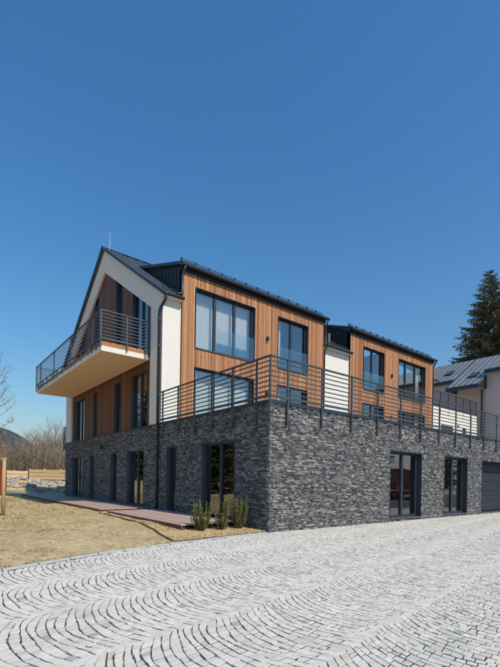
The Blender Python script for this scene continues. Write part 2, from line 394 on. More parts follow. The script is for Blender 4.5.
# ------------------------------------------------------------------ the house
house = tag(empty('house', (0, 0, 0)), 'large stone, larch and white plaster apartment house with balcony and railed terrace', 'house')
HX = [(1.45, 3.21, .12, 2.43), (4.84, 5.56, .2, 2.43), (7.47, 9.15, .22, 2.44), (10.31, 11.09, .24, 2.44), (13.42, 14.04, .24, 2.44), (15.38, 17.15, .24, 2.44)]
HY = [(5.36, 7.36, .1, 2.38), (9.05, 11.03, .09, 2.37), (12.42, 17.4, .05, 2.35)]
wl = MB(); wall_mesh(wl, 'Y', .07, .07, 22, -.1, ZS, .32, HY); wall_mesh(wl, 'X', .07, .071, YE, -.1, ZS, .32, HX)
wl.box(.4, XE, YE-.3, YE-.001, -.1, ZS)
stone_wall = wl.build('stone_wall', 'stone_core', house)
# ledger stones
slabs = []
def ledger(pl, length, holes, top):
    z = -.06
    while z < top-.012:
        h = rnd.choice([.026, .032, .038, .046, .055]); h = min(h, top-z)
        a = rnd.uniform(-.25, 0)
        while a < length:
            L = rnd.uniform(.05, .15)*(1.25 if h > .04 else 1)*(1.6 if rnd.random() < .12 else 1)
            s, e = max(a, .0 if pl == 'Y' else .03), min(a+L, length); zz = (z, z+h); a += L
            parts = [(s, e)]
            for h0, h1, b, t in holes:
                if z+h*.5 > b and z+h*.5 < t:
                    parts = [q for (p0, p1) in parts for q in ((p0, min(p1, h0-.0)), (max(p0, h1), p1)) if q[1]-q[0] > .02]
            for p0, p1 in parts:
                if p1-p0 > .025: slabs.append((pl, p0+.002, p1-.002, z+.002, z+h-.002, rnd.uniform(-.02, .014)))
        z += h
ledger('Y', 22, HY, ZS-.02); ledger('X', YE, HX, ZS-.02)
def stone_tone():
    t = rnd.gauss(.46, .2)
    if rnd.random() < .05: t = rnd.uniform(.86, 1)
    return min(1, max(0, t))
def slab_geo(mb, pl, a0, a1, z0, z1, pr, org=(0, 0, 0)):
    mb.tone = stone_tone(); j = lambda: rnd.uniform(-.006, .006); c = .004
    bk = .085
    f = [(a0+c, pr+j(), z0+c), (a1-c, pr+j(), z0+c), (a1-c, pr+j(), z1-c), (a0+c, pr+j(), z1-c)]
    e = [(a0, pr+.012, z0), (a1, pr+.012, z0), (a1, pr+.012, z1), (a0, pr+.012, z1)]
    b = [(a0, bk, z0), (a1, bk, z0), (a1, bk, z1), (a0, bk, z1)]
    i = len(mb.v)
    for a, n, z in f+e+b:
        p = P3(pl, 0, a, n, z); mb.v.append((p[0]-org[0], p[1]-org[1], p[2]-org[2]))
    fl = pl == 'X'
    def ff(t): mb.f.append(tuple(i+k for k in (reversed(t) if fl else t))); mb.t.append(mb.tone)
    ff((0, 1, 2, 3))
    for o in (0, 4):
        for k in range(4):
            m_ = (k+1) % 4; ff((o+k, o+4+k, o+4+m_, o+m_))
def sdist(s):
    p = Vector(P3(s[0], 0, (s[1]+s[2])/2, 0, (s[3]+s[4])/2)); d = (p-CAM).dot(_f); return -(s[2]-s[1])*(s[4]-s[3])/d**2
big = set(id(s) for s in sorted(slabs, key=sdist)[:300]); rest = MB()
for s in slabs:
    if id(s) in big:
        mb = MB(); slab_geo(mb, *s); mb.build('stone', 'stone', stone_wall)
    else: slab_geo(rest, *s)
rest.build('stone_cladding', 'stone', stone_wall, kind='stuff')

# windows ------------------------------------------------------------------
def window(name, pl, off, a0, a1, z0, z1, rec, mull=(), fw=.065, sill=True, handle=None, top=None, reveal='alu_reveal', head=True, glass='glass'):
    """frame as the part; panes, reveal, sill as sub-parts. top=(za,zb) makes the head slope from a0 to a1"""
    mb = MB()
    zt = lambda a: z1 if top is None else lerp(top[0], top[1], (a-a0)/(a1-a0))
    n0, n1 = rec, rec+.085
    def post(b0, b1, nn0=n0, nn1=n1):
        q = [P3(pl, off, b0, nn0, z0+fw), P3(pl, off, b1, nn0, z0+fw), P3(pl, off, b1, nn1, z0+fw), P3(pl, off, b0, nn1, z0+fw)]
        t = [P3(pl, off, b0, nn0, zt(b0)-fw), P3(pl, off, b1, nn0, zt(b1)-fw), P3(pl, off, b1, nn1, zt(b1)-fw), P3(pl, off, b0, nn1, zt(b0)-fw)]
        mb.hexa(q+t)
    A0, A1 = a0+.022, a1-.022
    post(A0, A0+fw); post(A1-fw, A1)
    fbox(mb, pl, off, A0, A1, n0, n1, z0, z0+fw)
    q = [P3(pl, off, a, n, zt(a)-fw) for a, n in ((A0, n0), (A1, n0), (A1, n1), (A0, n1))]; t = [P3(pl, off, a, n, zt(a)-.002) for a, n in ((A0, n0), (A1, n0), (A1, n1), (A0, n1))]
    mb.hexa(q+t)
    ed = [A0+fw]
    for m_ in mull:
        post(m_-.055, m_+.055, n0-.008, n1+.005); ed += [m_-.055, m_+.055]
    ed.append(A1-fw)
    wn = mb.build(name, 'alu_frame', house)
    for b0, b1 in zip(ed[::2], ed[1::2]):
        p = MB(); q = [P3(pl, off, a, n, z0+fw) for a, n in ((b0, rec+.035), (b1, rec+.035), (b1, rec+.05), (b0, rec+.05))]
        t = [P3(pl, off, a, n, zt(a)-fw) for a, n in ((b0, rec+.035), (b1, rec+.035), (b1, rec+.05), (b0, rec+.05))]
        p.hexa(q+t); p.build('pane', glass, wn)
    rv = MB()
    for b0, b1 in ((a0, a0+.02), (a1-.02, a1)):
        q = [P3(pl, off, a, n, z0) for a, n in ((b0, -.012), (b1, -.012), (b1, rec), (b0, rec))]
        t = [P3(pl, off, a, n, zt(a)-.003) for a, n in ((b0, -.012), (b1, -.012), (b1, rec), (b0, rec))]
        rv.hexa(q+t)
    if head and top is None: fbox(rv, pl, off, a0+.02, a1-.02, -.012, rec, z1-.025, z1-.003)
    rv.build('reveal', reveal, wn)
    if sill:
        sb = MB(); fbox(sb, pl, off, a0+.021, a1-.021, -.035, rec-.001, z0-.03, z0+.012); sb.build('sill', 'alu_reveal', wn)
    for ha in (handle or []):
        hb = MB(); fbox(hb, pl, off, ha-.015, ha+.015, rec-.05, rec-.008, z0+.98, z0+1.12); hb.build('handle', 'steel', wn)
    return wn
for i, (a0, a1, z0, z1) in enumerate(HX):
    wide = a1-a0 > 1.2
    window('glazed_door', 'X', .0, a0, a1, z0, z1, .13, [(a0+a1)/2] if wide else [], handle=[(a0+a1)/2+.03] if wide else [])
for i, (a0, a1, z0, z1) in enumerate(HY[:2]):
    window('glazed_door', 'Y', .0, a0, a1, z0, z1, .17, [(a0+a1)/2], fw=.09, reveal='alu_frame', handle=[(a0+a1)/2-.03])
# garage door
gd = MB(); fbox(gd, 'Y', 0, 12.42, 17.4, .50, .54, .05, 2.35); gd = gd.build('garage_door', 'anthracite', house)
for k in range(5):
    p = MB(); fbox(p, 'Y', 0, 12.45, 17.37, .47, .505, .06+k*.458, .06+k*.458+.445); bevel(p.build('panel', 'anthracite', gd), .01)
p = MB(); fbox(p, 'Y', 0, 12.42, 12.445, -.012, .5, .05, 2.35); fbox(p, 'Y', 0, 12.445, 17.4, -.012, .5, 2.325, 2.348); p.build('reveal', 'alu_frame', gd)
p = MB(); fbox(p, 'Y', 0, 11.55, 11.64, -.05, .02, 1.05, 1.5); bevel(p.build('intercom', 'steel', house), .008)
p = MB(); p.box(.4, 22, -.03, .0, -.02, .05)
# terrace floor and coping
t = MB(); t.box(.39, 21.9, .39, Y1-.11, 3.12, 3.28); t.build('terrace_floor', 'interior', house)
c = MB(); c.box(-.035, 22, -.035, .36, ZS-.05, ZS+.04); c.box(-.035, .36, .361, Y1-.02, ZS-.05, ZS+.04); c.build('coping', 'anthracite', house)

# railings -----------------------------------------------------------------
def bar(parent, p, q, wd, ht, name='bar', m='rail_steel'):
    p, q = Vector(p), Vector(q); d = (q-p); L = d.length; ang = math.atan2(d.y, d.x)
    mb = MB(); s, c_ = math.sin(ang), math.cos(ang); nx, ny = -s*wd/2, c_*wd/2
    b = [(p.x-nx, p.y-ny), (q.x-nx, q.y-ny), (q.x+nx, q.y+ny), (p.x+nx, p.y+ny)]
    mb.hexa([(x_, y_, p.z-ht/2) for x_, y_ in b]+[(x_, y_, p.z+ht/2) for x_, y_ in b]); return mb.build(name, m, parent)
def railing(name, runs, zb, zt, posts, drop, nb=7):
    """runs: list of (p, q) in plan; posts: (x, y, along) each with a bracket reaching down to drop"""
    mb = MB()
    for (a, b) in runs:
        d = (Vector(b)-Vector(a)).normalized(); n = Vector((-d.y, d.x))*.028
        a2, b2 = Vector(a)-d*.0, Vector(b)
        q = [a2-n, b2-n, b2+n, a2+n]; mb.hexa([(v.x, v.y, zt-.025) for v in q]+[(v.x, v.y, zt+.015) for v in q])
    rl = mb.build(name, 'rail_steel', house)
    for (a, b) in runs:
        for k in range(nb+1):
            z = lerp(zb, zt, k/(nb+1)); big_ = k == 0
            bar(rl, (*a, z), (*b, z),   .04 if big_ else .02, .06 if big_ else .028)
    for (px, py, ori) in posts:
        p = MB()
        if ori == 'x': p.box(px-.024, px+.024, py-.012, py+.03, drop, zt-.02)
        else: p.box(px-.012, px+.03, py-.024, py+.024, drop, zt-.02)
        po = p.build('post', 'rail_steel', rl)
        for zz in (drop+.06, drop+.25):
            b_ = MB()
            if ori == 'x': b_.box(px-.012, px+.012, py-.024, py+.06, zz, zz+.024)
            else: b_.box(px-.024, px+.06, py-.012, py+.012, zz, zz+.024)
            b_.build('bolt', 'rail_steel', po)
    return rl
o_ = -.065
px_ = [.55+1.325*i for i in range(17)]; py_ = [.49, 1.54, 2.61, 3.60, 4.68, 5.81]
railing('terrace_railing', [((o_, o_), (21.9, o_)), ((o_, 5.95), (o_, o_))], 3.45, 4.455,
        [(x, o_, 'x') for x in px_]+[(o_, y, 'y') for y in py_]+[(o_+.005, o_+.005, 'x')], 2.78)
# bars in pairs would hide the deep cap rail, so the cap comes first

# main volume --------------------------------------------------------------
pw = MB()   # plaster wall strips on the long side
pw.box(.1, .86, Y1, Y1+.3, ZS, EZ+.05); pw.build('plaster_wall', 'plaster', house)
pw = MB(); pw.box(8.62, 10.86, Y1, Y1+.3, ZS, EZ+.05); pw.build('plaster_wall', 'plaster', house)
pw = MB(); pw.box(19.25, XE, Y1, Y1+.3, ZS, EZ+.05); pw.box(XE-.3, XE, Y1+.3, YE, ZS, EZ); pw.box(.3, XE-.3, YE-.3, YE, ZS, EZ); pw.build('plaster_wall', 'plaster', house)
# gable frame of plaster round the recessed wood
gi = (7.06, 17.6); giz = 7.92; gip = 11.28
def gable_quads(n0, n1):
    mb = MB(); cut = -.09
    O = [(Y1, ZS), (Y1, roofz(Y1)+cut), (RY, RZ+cut), (YE, roofz(YE)+cut), (YE, ZS)]; I = [(gi[0], ZS), (gi[0], giz), (RY, gip), (gi[1], giz), (gi[1], ZS)]
    for k in range(4):
        q = [O[k], O[k+1], I[k+1], I[k]]; mb.prism([(n0, a, z) for a, z in q], (n1-n0, 0, 0))
    return mb
gable_quads(0, .1).build('gable_frame', 'plaster', house)
CL = [(7.5, 9.1), (10.33, 11.07), (13.44, 14.02), (15.4, 17.1)]
def rake_in(y): return giz+(gip-giz)*(1-abs(y-RY)/(RY-gi[0]))
gw = MB(); gh = [(a, b, ZS+.02, 5.66) for a, b in CL]+[(a, b, 6.32, 11.6) for a, b in CL]
wall_mesh(gw, 'X', .15, Y1+.02, YE-.02, ZS-.02, 8.0, .2, gh)
for a, b in ((Y1+.02, 7.5), (9.1, 10.33), (11.07, 12.36), (12.36, 13.44), (14.02, 15.4), (17.1, YE-.02)):
    gw.prism([(.15, a, 8), (.15, b, 8), (.15, b, roofz(b)-.25), (.15, a, roofz(a)-.25)], (.2, 0, 0))
gw.build('gable_wall', 'wood_core', house)
# gable boards
gb = MB(); a = gi[0]-.05; bw = .068
while a < gi[1]+.05:
    b = a+bw-.007; top = min(rake_in(a), rake_in(b))+.22; am = (a+b)/2; segs = [(ZS+.0, top)]
    for h0, h1, z0, z1 in gh:
        if b > h0 and a < h1: segs = [q for s_, e_ in segs for q in ((s_, min(e_, z0)), (max(s_, z1), e_)) if q[1]-q[0] > .03]
    for s_, e_ in segs:
        gb.tone = min(1, max(0, rnd.gauss(.5, .27))); n_ = .118+rnd.uniform(0, .005)
        gb.box(n_, .149, a, b, s_+.002, e_-.002)
    a += bw
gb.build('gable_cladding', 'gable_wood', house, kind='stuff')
for a, b in CL:
    window('window', 'X', .11, a, b, ZS+.03, 5.66, .1, [(a+b)/2] if b-a > 1 else [], sill=True)
    window('balcony_door', 'X', .11, a, b, 6.34, 9, .1, [(a+b)/2] if b-a > 1 else [], top=(rake_in(a)+.03, rake_in(b)+.03), sill=True)
# flashing under the gable wood
fl = MB(); fl.box(-.03, .12, Y1-.0, YE, ZS-.025, ZS+.02); fl.build('flashing', 'anthracite', house)

# dormers ------------------------------------------------------------------
def dormer(x0, x1, wins, lamp_x, guards, separate):
    yf = Y1-.1; zt = 9.22
    holes = []
    for a, b, mm in wins: holes += [(a, b, 6.38, 8.71), (a, b, 3.42, 5.64)]
    db = MB(); wall_mesh(db, 'Y', yf+.035, x0, x1, ZS, zt, .26, holes); dm = db.build('dormer_wall', 'wood_core', house)
    bw = .068; nbd = int(round((x1-x0)/bw)); bw = (x1-x0)/nbd; st = MB()
    unit = [MB().box(-.5, .5, -.5, .5, -.5, .5).mesh('cladding_board', 'larch_rand')][0]
    for k in range(nbd):
        a, b = x0+k*bw, x0+(k+1)*bw-.006; segs = [(ZS+.0, zt)]
        for h0, h1, z0, z1 in holes:
            if b > h0+.004 and a < h1-.004: segs = [q for s_, e_ in segs for q in ((s_, min(e_, z0)), (max(s_, z1), e_)) if q[1]-q[0] > .03]
        for s_, e_ in segs:
            d_ = rnd.uniform(0, .006)
            if separate:
                o = obj('cladding_board', unit, dm); o.scale = (b-a, .034-d_, e_-s_-.003); o.location = ((a+b)/2, yf+(.034+d_)/2, (s_+e_)/2)
            else:
                st.tone = rnd.random(); st.box(a, b, yf+d_, yf+.034, s_+.002, e_-.002)
    if not separate: st.build('cladding_boards', 'larch', dm, kind='stuff')
    # roof and gutter
    yr = Y1-.26; ze = 9.40; sl = .335
    ym = (RZ-SL*RY-(ze-sl*yr))/(sl-SL)
    zr = lambda y: ze+sl*(y-yr)
    rf = MB(); X0, X1 = x0-.12, x1+.1
    rf.prism([(X0, yr, ze), (X0, ym+.1, zr(ym+.1)), (X0, ym+.1, zr(ym+.1)-.1), (X0, yr, ze-.1)], (X1-X0, 0, 0))
    rf = rf.build('dormer_roof', 'roof_metal', house)
    nS = int((X1-X0)/.55)
    for k in range(nS+1):
        xx = X0+.02+(X1-X0-.04)*k/nS; sm = MB(); sm.prism([(xx-.012, yr, ze+.002), (xx-.012, ym, zr(ym)+.002), (xx-.012, ym, zr(ym)+.035), (xx-.012, yr, ze+.035)], (.024, 0, 0)); sm.build('seam', 'roof_metal', rf)
    fa = MB(); fa.box(X0+.02, X1-.02, yr+.1, yf+.02, zt-.08, ze-.06); fa.build('fascia', 'cheek_metal', rf)
    gt = MB(); gt.tube([(X0-.03, yr-.03, ze-.085), (X1+.05, yr-.03, ze-.085)], .075, 12); gt.build('gutter', 'anthracite', rf, smooth=False)
    sg = MB()
    for yy, zz in ((.28, .17), (.28, .10)): sg.tube([(X0+.05, yr+yy, zr(yr+yy)+zz), (X1-.05, yr+yy, zr(yr+yy)+zz)], .014, 6)
    sg = sg.build('snow_guard', 'anthracite', rf)
    for k in range(int((X1-X0)/.62)+1):
        xx = X0+.12+k*.62
        if xx > X1: break
        b_ = MB(); b_.box(xx-.012, xx+.012, yr+.24, yr+.32, zr(yr+.28)-.01, zr(yr+.28)+.2); b_.build('snow_guard_bracket', 'anthracite', rf)
    # cheeks
    for xx, sgn in ((x0, -1), (x1, 1)):
        ch = MB(); xi = xx if sgn < 0 else xx-.06
        poly = [(xi, yf+.02, EZ+.1), (xi, yf+.02, ze-.07), (xi, ym, zr(ym)-.06), (xi, ym, roofz(ym)-.25), (xi, Y1+.3, roofz(Y1+.3)-.2)]
        ch.prism(poly, (.06, 0, 0)); ch = ch.build('dormer_cheek', 'cheek_metal', house)
        y = yf+.25
        while y < ym-.2:
            sm = MB(); sm.box(xx-.02 if sgn < 0 else xx, xx if sgn < 0 else xx+.02, y-.01, y+.01, max(roofz(y)-.05, EZ+.1), zr(y)-.07); sm.build('seam', 'anthracite', ch); y += .3
        tr = MB(); tr.prism([(xx-.14 if sgn < 0 else xx+.02, yr, ze-.1), (xx-.14 if sgn < 0 else xx+.02, ym, zr(ym)-.1), (xx-.14 if sgn < 0 else xx+.02, ym, zr(ym)+.02), (xx-.14 if sgn < 0 else xx+.02, yr, ze+.02)], (.08, 0, 0)); tr.build('verge_trim', 'anthracite', ch)
    for a, b, mm in wins:
        window('window', 'Y', yf, a, b, 6.38, 8.71, .13, mm, fw=.06, reveal='alu_frame', glass='glass_coated')
        window('terrace_door', 'Y', yf, a, b, 3.42, 5.64, .13, mm, fw=.06, reveal='alu_frame', glass='glass_coated')
    for a, b in guards:
        gg = MB(); fbox(gg, 'Y', yf, a, b, -.012, .004, 6.42, 7.36); gg.build('glass_guard', 'guard_glass', house)
        ck = MB()
        fbox(ck, 'Y', yf, a, b, -.02, .012, 6.385, 6.42); ck.build('guard_rail', 'alu_frame', house)
    # wall lamp
    lm = MB(); lm.box(lamp_x-.045, lamp_x+.045, yf-.1, yf, 7.42, 7.62); lm = bevel(lm.build('wall_lamp', 'cheek_metal', house), .012)
    p = MB(); p.box(lamp_x-.03, lamp_x+.03, yf-.085, yf-.02, 7.405, 7.42); p.build('lens', 'white_paint', lm)
    lm = MB(); lm.box(lamp_x-.045, lamp_x+.045, yf-.1, yf, 5.0, 5.2); bevel(lm.build('wall_lamp', 'cheek_metal', house), .012)
dormer(.76, 8.68, [(1.33, 4.28, [2.3, 3.28]), (5.62, 7.55, [6.55])], 4.98, [(2.3, 4.24), (5.66, 7.51)], True)
dormer(10.8, 19.35, [(11.93, 13.87, [12.88]), (15.34, 18.42, [16.3, 17.4])], 14.6, [(11.97, 13.83), (15.38, 18.38)], False)
# terrace odds: reflector lamps
# main roof ----------------------------------------------------------------
def roof_plate(x0, x1, y0, y1, th=.085):
    z0, z1 = roofz(y0), roofz(y1); mb = MB(); mb.prism([(x0, y0, z0), (x0, y1, z1), (x0, y1, z1-th), (x0, y0, z0-th)], (x1-x0, 0, 0)); return mb
YM = 9.75
rf = roof_plate(-.12, XE+.1, YM, RY); rf.v += []
rf2 = roof_plate(-.12, XE+.1, RY+.001, YE+.26)
i = len(rf.v); rf.v += rf2.v; rf.f += [tuple(a+i for a in f_) for f_ in rf2.f]; rf.t += rf2.t
for x0, x1 in ((-.12, .76), (8.68, 10.8), (19.35, XE+.1)):
    r3 = roof_plate(x0, x1, EY, YM); i = len(rf.v); rf.v += r3.v; rf.f += [tuple(a+i for a in f_) for f_ in r3.f]; rf.t += r3.t
roof = rf.build('roof', 'roof_metal', house)
def seam(x, y0, y1, par=roof):
    sm = MB(); sm.prism([(x-.014, y0, roofz(y0)+.002), (x-.014, y1, roofz(y1)+.002), (x-.014, y1, roofz(y1)+.045), (x-.014, y0, roofz(y0)+.045)], (.028, 0, 0)); sm.build('seam', 'zinc', par)
k = 0
x = -.06
while x < XE:
    yy = EY if (x < .7 or 8.7 < x < 10.75 or x > 19.4) else YM+.12
    seam(x, yy, RY-.03); x += .2 if x < .7 else .5
v = MB()   # verge trim along the gable
for y0, y1 in ((EY-.02, RY), (RY+.001, YE+.28)):
    v.prism([(-.15, y0, roofz(y0)+.05), (-.15, y1, roofz(y1)+.05), (-.15, y1, roofz(y1)-.085), (-.15, y0, roofz(y0)-.085)], (.028, 0, 0))
v.build('verge_trim', 'anthracite', roof)
v = MB(); v.prism([(-.16, RY-.14, RZ-.04), (-.16, RY, RZ+.06), (-.16, RY+.14, RZ-.04)], (XE+.3, 0, 0)); v.build('ridge_cap', 'anthracite', roof)
v = MB(); v.tube([(.25, RY, RZ), (.25, RY, RZ+.85)], [.016, .009], 6); v.build('lightning_rod', 'steel', roof)
v = MB(); v.tube([(-.16, YE+.3, roofz(YE+.26)-.06), (XE, YE+.3, roofz(YE+.26)-.06)], .07, 10); v.build('gutter', 'anthracite', roof)
for x0, x1 in ((-.14, .74), (8.72, 10.76), (19.36, XE+.15)):
    v = MB(); v.tube([(x0, EY-.04, EZ-.03), (x1, EY-.04, EZ-.03)], .055, 12); v.build('gutter', 'anthracite', roof)
    v = MB(); v.box(x0+.05, x1, EY+.02, Y1, EZ-.1, EZ-.06); v.build('eave_soffit', 'plaster', roof)
    v = MB()
    for zz in (.14, .08): v.tube([(x0+.1, EY+.3, roofz(EY+.3)+zz), (x1, EY+.3, roofz(EY+.3)+zz)], .013, 6)
    v.build('snow_guard', 'anthracite', roof)
def pipe(pts, r=.05, name='downpipe', m='anthracite'):
    mb = MB(); mb.tube(pts, r, 10); o = mb.build(name, m, house, smooth=True); return o
dp = pipe([(-.02, EY-.05, EZ-.08), (-.02, EY-.04, EZ-.22), (-.04, EY+.1, EZ-.36), (-.075, Y1+.02, EZ-.5), (-.085, Y1+.1, EZ-.65), (-.085, Y1+.1, .05)], .055)
for z in (1.0, 2.6, 4.4, 6.2, 7.2):
    c_ = MB(); c_.tube([(-.085, Y1+.1, z-.025), (-.085, Y1+.1, z+.025)], .066, 10); c_.build('clamp', 'rail_steel', dp)
pipe([(-.02, EY-.05, EZ-.02), (-.02, EY-.05, EZ-.12)], .075, 'pipe_hopper')
pipe([(.74, Y1-.29, 9.27), (.74, Y1-.27, 9.15), (.70, Y1-.16, 9.0), (.70, Y1-.16, 8.35), (.66, EY-.02, 8.2), (.4, EY-.05, 8.12)], .045)
pipe([(8.78, Y1-.29, 9.27), (8.78, Y1-.22, 9.1), (8.76, Y1-.15, 8.95), (8.76, Y1-.15, 8.25), (8.8, EY-.04, 8.1)], .04)
pipe([(8.78, EY-.05, 8.0), (8.78, Y1-.08, 7.8), (8.78, Y1-.08, 3.4)], .04)
pipe([(19.45, Y1-.29, 9.27), (19.45, Y1-.2, 9.1), (19.42, Y1-.08, 8.9), (19.42, Y1-.08, 3.4)], .05)
# interior: floors and partitions seen dimly through the glass
it = MB()
it.box(.5, XE-.3, Y1+.4, YE-.3, 3.0, 3.25); it.box(.5, XE-.3, Y1+.4, YE-.31, 5.98, 6.22); it.box(.45, XE-.3, 9.6, 9.75, 3.25, 9.2)
it.box(.45, 22, 5.3, 5.45, -.05, 3.0); it.box(4.4, 4.55, .5, 5.3, -.05, 3.0); it.box(8.1, 8.25, .5, 5.3, -.05, 3.0)
it.box(5.0, 5.15, Y1+.4, 9.6, 3.25, 9.0); it.box(4.4, 4.55, Y1+.4, YE-.4, -.05, 9.0); it.box(14.4, 14.55, Y1+.4, 9.6, 3.25, 9.0); it.box(9.6, 9.75, Y1+.4, 9.6, 3.25, 9.0)
it.box(.5, 4.4, 12.2, 12.3, -.05, 11.6); it.box(.45, 21.9, .45, YE-.4, -.09, .02); it.build('interior', 'interior', house)
cu = MB()
for x0, x1 in ((1.38, 4.22), (5.67, 6.15), (11.98, 12.3), (18.0, 18.38)):  # widest one is drawn right across to imitate pale sky reflected in the glass
    n = int((x1-x0)/.03); pts = [(x0+(x1-x0)*k/n, Y1+.32+.007*math.sin(k*1.3+2*math.sin(k*.37))+.006*math.sin(k*.61+1), 0) for k in range(n+1)]
    for zb, zt in ((6.42, 8.68), (3.46, 5.6)):
        for p, q in zip(pts, pts[1:]): cu.face([(p[0], p[1], zb), (q[0], q[1], zb), (q[0], q[1], zt), (p[0], p[1], zt)])
for y0, y1 in ((8.72, 9.06), (7.55, 7.75)):
    n = int((y1-y0)/.03); pts = [(.42+.025*math.sin(k*2.1), y0+(y1-y0)*k/n) for k in range(n+1)]
    for zb, zt in ((6.4, 7.8), (3.4, 5.6)):
        for p, q in zip(pts, pts[1:]): cu.face([(p[0], p[1], zb), (q[0], q[1], zb), (q[0], q[1], zt), (p[0], p[1], zt)])
cu.build('curtain_and_reflection', 'curtain_and_reflection', house)

# balcony ------------------------------------------------------------------
BX, BY0, BY1 = -1.84, 7.14, 17.45
b = MB(); b.box(BX, -.002, BY0, BY1, 5.9, 6.07); slab = b.build('balcony_slab', 'soffit_plaster', house)
b = MB(); b.box(BX-.012, BX-.002, BY0-.012, BY1+.012, 5.885, 6.07); b.box(BX-.002, -.003, BY0-.012, BY0-.002, 5.885, 6.07); b.build('fascia', 'plaster', slab)
nb = 13; yw = (BY1-BY0)/70
pl_unit = MB().box(-.5, .5, -.5, .5, -.5, .5)
b = MB(); b.box(BX+.02, -.003, BY0+.02, BY1-.02, 6.071, 6.2); b.build('deck_core', 'wood_core', slab)
for k in range(14):
    xa = BX-.005+(-.01-BX)*k/14; p = MB(); p.tone = rnd.random(); p.box(xa, xa+.122, BY0-.005, BY1, 6.2, 6.235); p.build('floor_board', 'larch', slab)
b = MB(); b.tone = .4; b.box(BX-.004, -.004, BY0-.004, BY0+.019, 6.075, 6.199); b.box(BX-.004, BX+.019, BY0+.0195, BY1-.02, 6.075, 6.199); b.build('edge_board', 'larch', slab)
bx, by = BX-.05, BY0-.05
posts = [(bx, y, 'y') for y in (8.11, 10.9, 13.68, 16.47)]+[(bx+.0, by, 'x'), (-.92, by, 'x'), (-.04, by, 'x'), (bx, BY1+.05, 'y')]
brl = railing('balcony_railing', [((bx, by), (-.02, by)), ((bx, BY1+.05), (bx, by)), ((-.02, BY1+.05), (bx, BY1+.05))], 6.33, 7.335, posts, 6.0)
for k in range(11):
    y = 7.62+.93*k
    if min(abs(y-q) for q in (8.11, 10.9, 13.68, 16.47)) < .2: continue
    t_ = MB(); t_.box(bx-.01, bx+.04, y-.024, y+.024, 6.0, 6.31); t_.build('bracket', 'rail_steel', brl)
# small side balcony at the far end of the stone wall
b = MB(); b.box(.1, 3, YE+.002, YE+.85, 3.05, 3.22); sb = b.build('side_balcony', 'anthracite', house)
for k in range(9): bar(sb, (.1, YE+.85, 3.35+k*.125), (3, YE+.85, 3.35+k*.125), .02, .024); bar(sb, (.1, YE+.02, 3.35+k*.125), (.1, YE+.85, 3.35+k*.125), .02, .024)
for y in (YE+.06, YE+.45, YE+.83): p = MB(); p.box(.08, .13, y-.025, y+.025, 2.95, 4.4); p.build('post', 'rail_steel', sb)
# lamps on the stone wall
for (y, z) in ((12.2, 2.75), (4.2, 2.85)):
    lm = MB(); lm.box(-.12, -.015, y-.05, y+.05, z-.1, z+.1); lm = lm.build('wall_lamp', 'steel' if y < 5 else 'cheek_metal', house)
    p = MB(); p.box(-.1, -.03, y-.03, y+.03, z-.115, z-.1); p.build('lens', 'white_paint', lm)

# ------------------------------------------------------------------ wooden decks
def deck(y0, y1, label, seed):
    r = random.Random(seed); d = tag(empty('wooden_deck', (-.95, (y0+y1)/2, 0)), label, 'deck', 'decks along the shaded wall'); iv = Matrix.Translation((.95, -(y0+y1)/2, 0))
    def add(mb, name, m, par=d):
        o = mb.build(name, m, par); o.data.transform(iv); return o
    n = 13; x0, x1 = -1.86, -.04; wd = (x1-x0)/n
    for k in range(n):
        mb = MB(); mb.tone = r.random(); mb.box(x0+k*wd, x0+(k+1)*wd-.006, y0, y1, .165, .19+r.uniform(-.002, .002)); add(mb, 'plank', 'deck')
    mb = MB(); mb.box(x0+.03, x0+.08, y0+.04, y1-.03, -.02, .16); mb.box(x1-.4, x1-.35, y0+.04, y1-.03, -.02, .16); add(mb, 'joist', 'deck_side')
    for e in (y0+.03,):
        k = x0+.09
        while k < x1: mb = MB(); mb.box(k, k+.05, y0+.06, y1-.05, -.02, .158); add(mb, 'joist', 'deck_side'); k += .42
    mb = MB(); mb.box(x0-.002, x0+.028, y0+.001, y1-.001, .02, .163); add(mb, 'edge_board', 'deck_side')
deck(6.98, 21.2, 'long reddish brown plank deck under the balcony along the stone gable wall', 1)
deck(1.12, 6.22, 'shorter reddish brown plank deck ending at the three small green shrubs', 2)

# ------------------------------------------------------------------ planting bed and shrubs
bed = MB(); bp = [(-2.75, -.26), (-.03, .03), (-.03, 1.2), (-1.8, 1.25), (-1.88, 6.4), (-2.05, 6.45), (-2.12, 4.2), (-2.22, 2.6), (-2.42, 1.4), (-2.66, .5)]
bz = lambda x, y: max(.03, hz(x, y)+.012) if x < -.5 else .03
bed.face([(x, y, bz(x, y)) for x, y in bp]); bed.build('planting_bed', 'chips', kind='structure')
def inside(x, y, P):
    c = False
    for (xa, ya), (xb, yb) in zip(P, P[1:]+P[:1]):
        if (ya > y) != (yb > y) and x < (xb-xa)*(y-ya)/(yb-ya)+xa: c = not c
    return c
def chips(poly, n, r, zf):
    mb = MB(); xs_ = [p[0] for p in poly]; ys_ = [p[1] for p in poly]
    for _ in range(n):
        x, y = r.uniform(min(xs_), max(xs_)), r.uniform(min(ys_), max(ys_))
        if not inside(x, y, poly): continue
        a = r.uniform(0, 3.14); L, W_ = r.uniform(.012, .035), r.uniform(.006, .016); t = r.uniform(-.5, .5); mb.tone = r.random()
        c_, s_ = math.cos(a), math.sin(a); z = zf(x, y)+r.uniform(.004, .02)
        q = [(x+c_*u*L-s_*v_*W_, y+s_*u*L+c_*v_*W_, z+u*t*L) for u, v_ in ((-1, -1), (1, -1), (1, 1), (-1, 1))]
        mb.hexa([(a_, b_, c2-.006) for a_, b_, c2 in q]+q)
    return mb
tag(chips(bp, 16000, random.Random(3), lambda x, y: max(.03, hz(min(x, -.4), y)+.006)).build('bark_mulch', 'chips', kind='stuff'), 'pale wood chip mulch around the three shrubs', 'mulch')

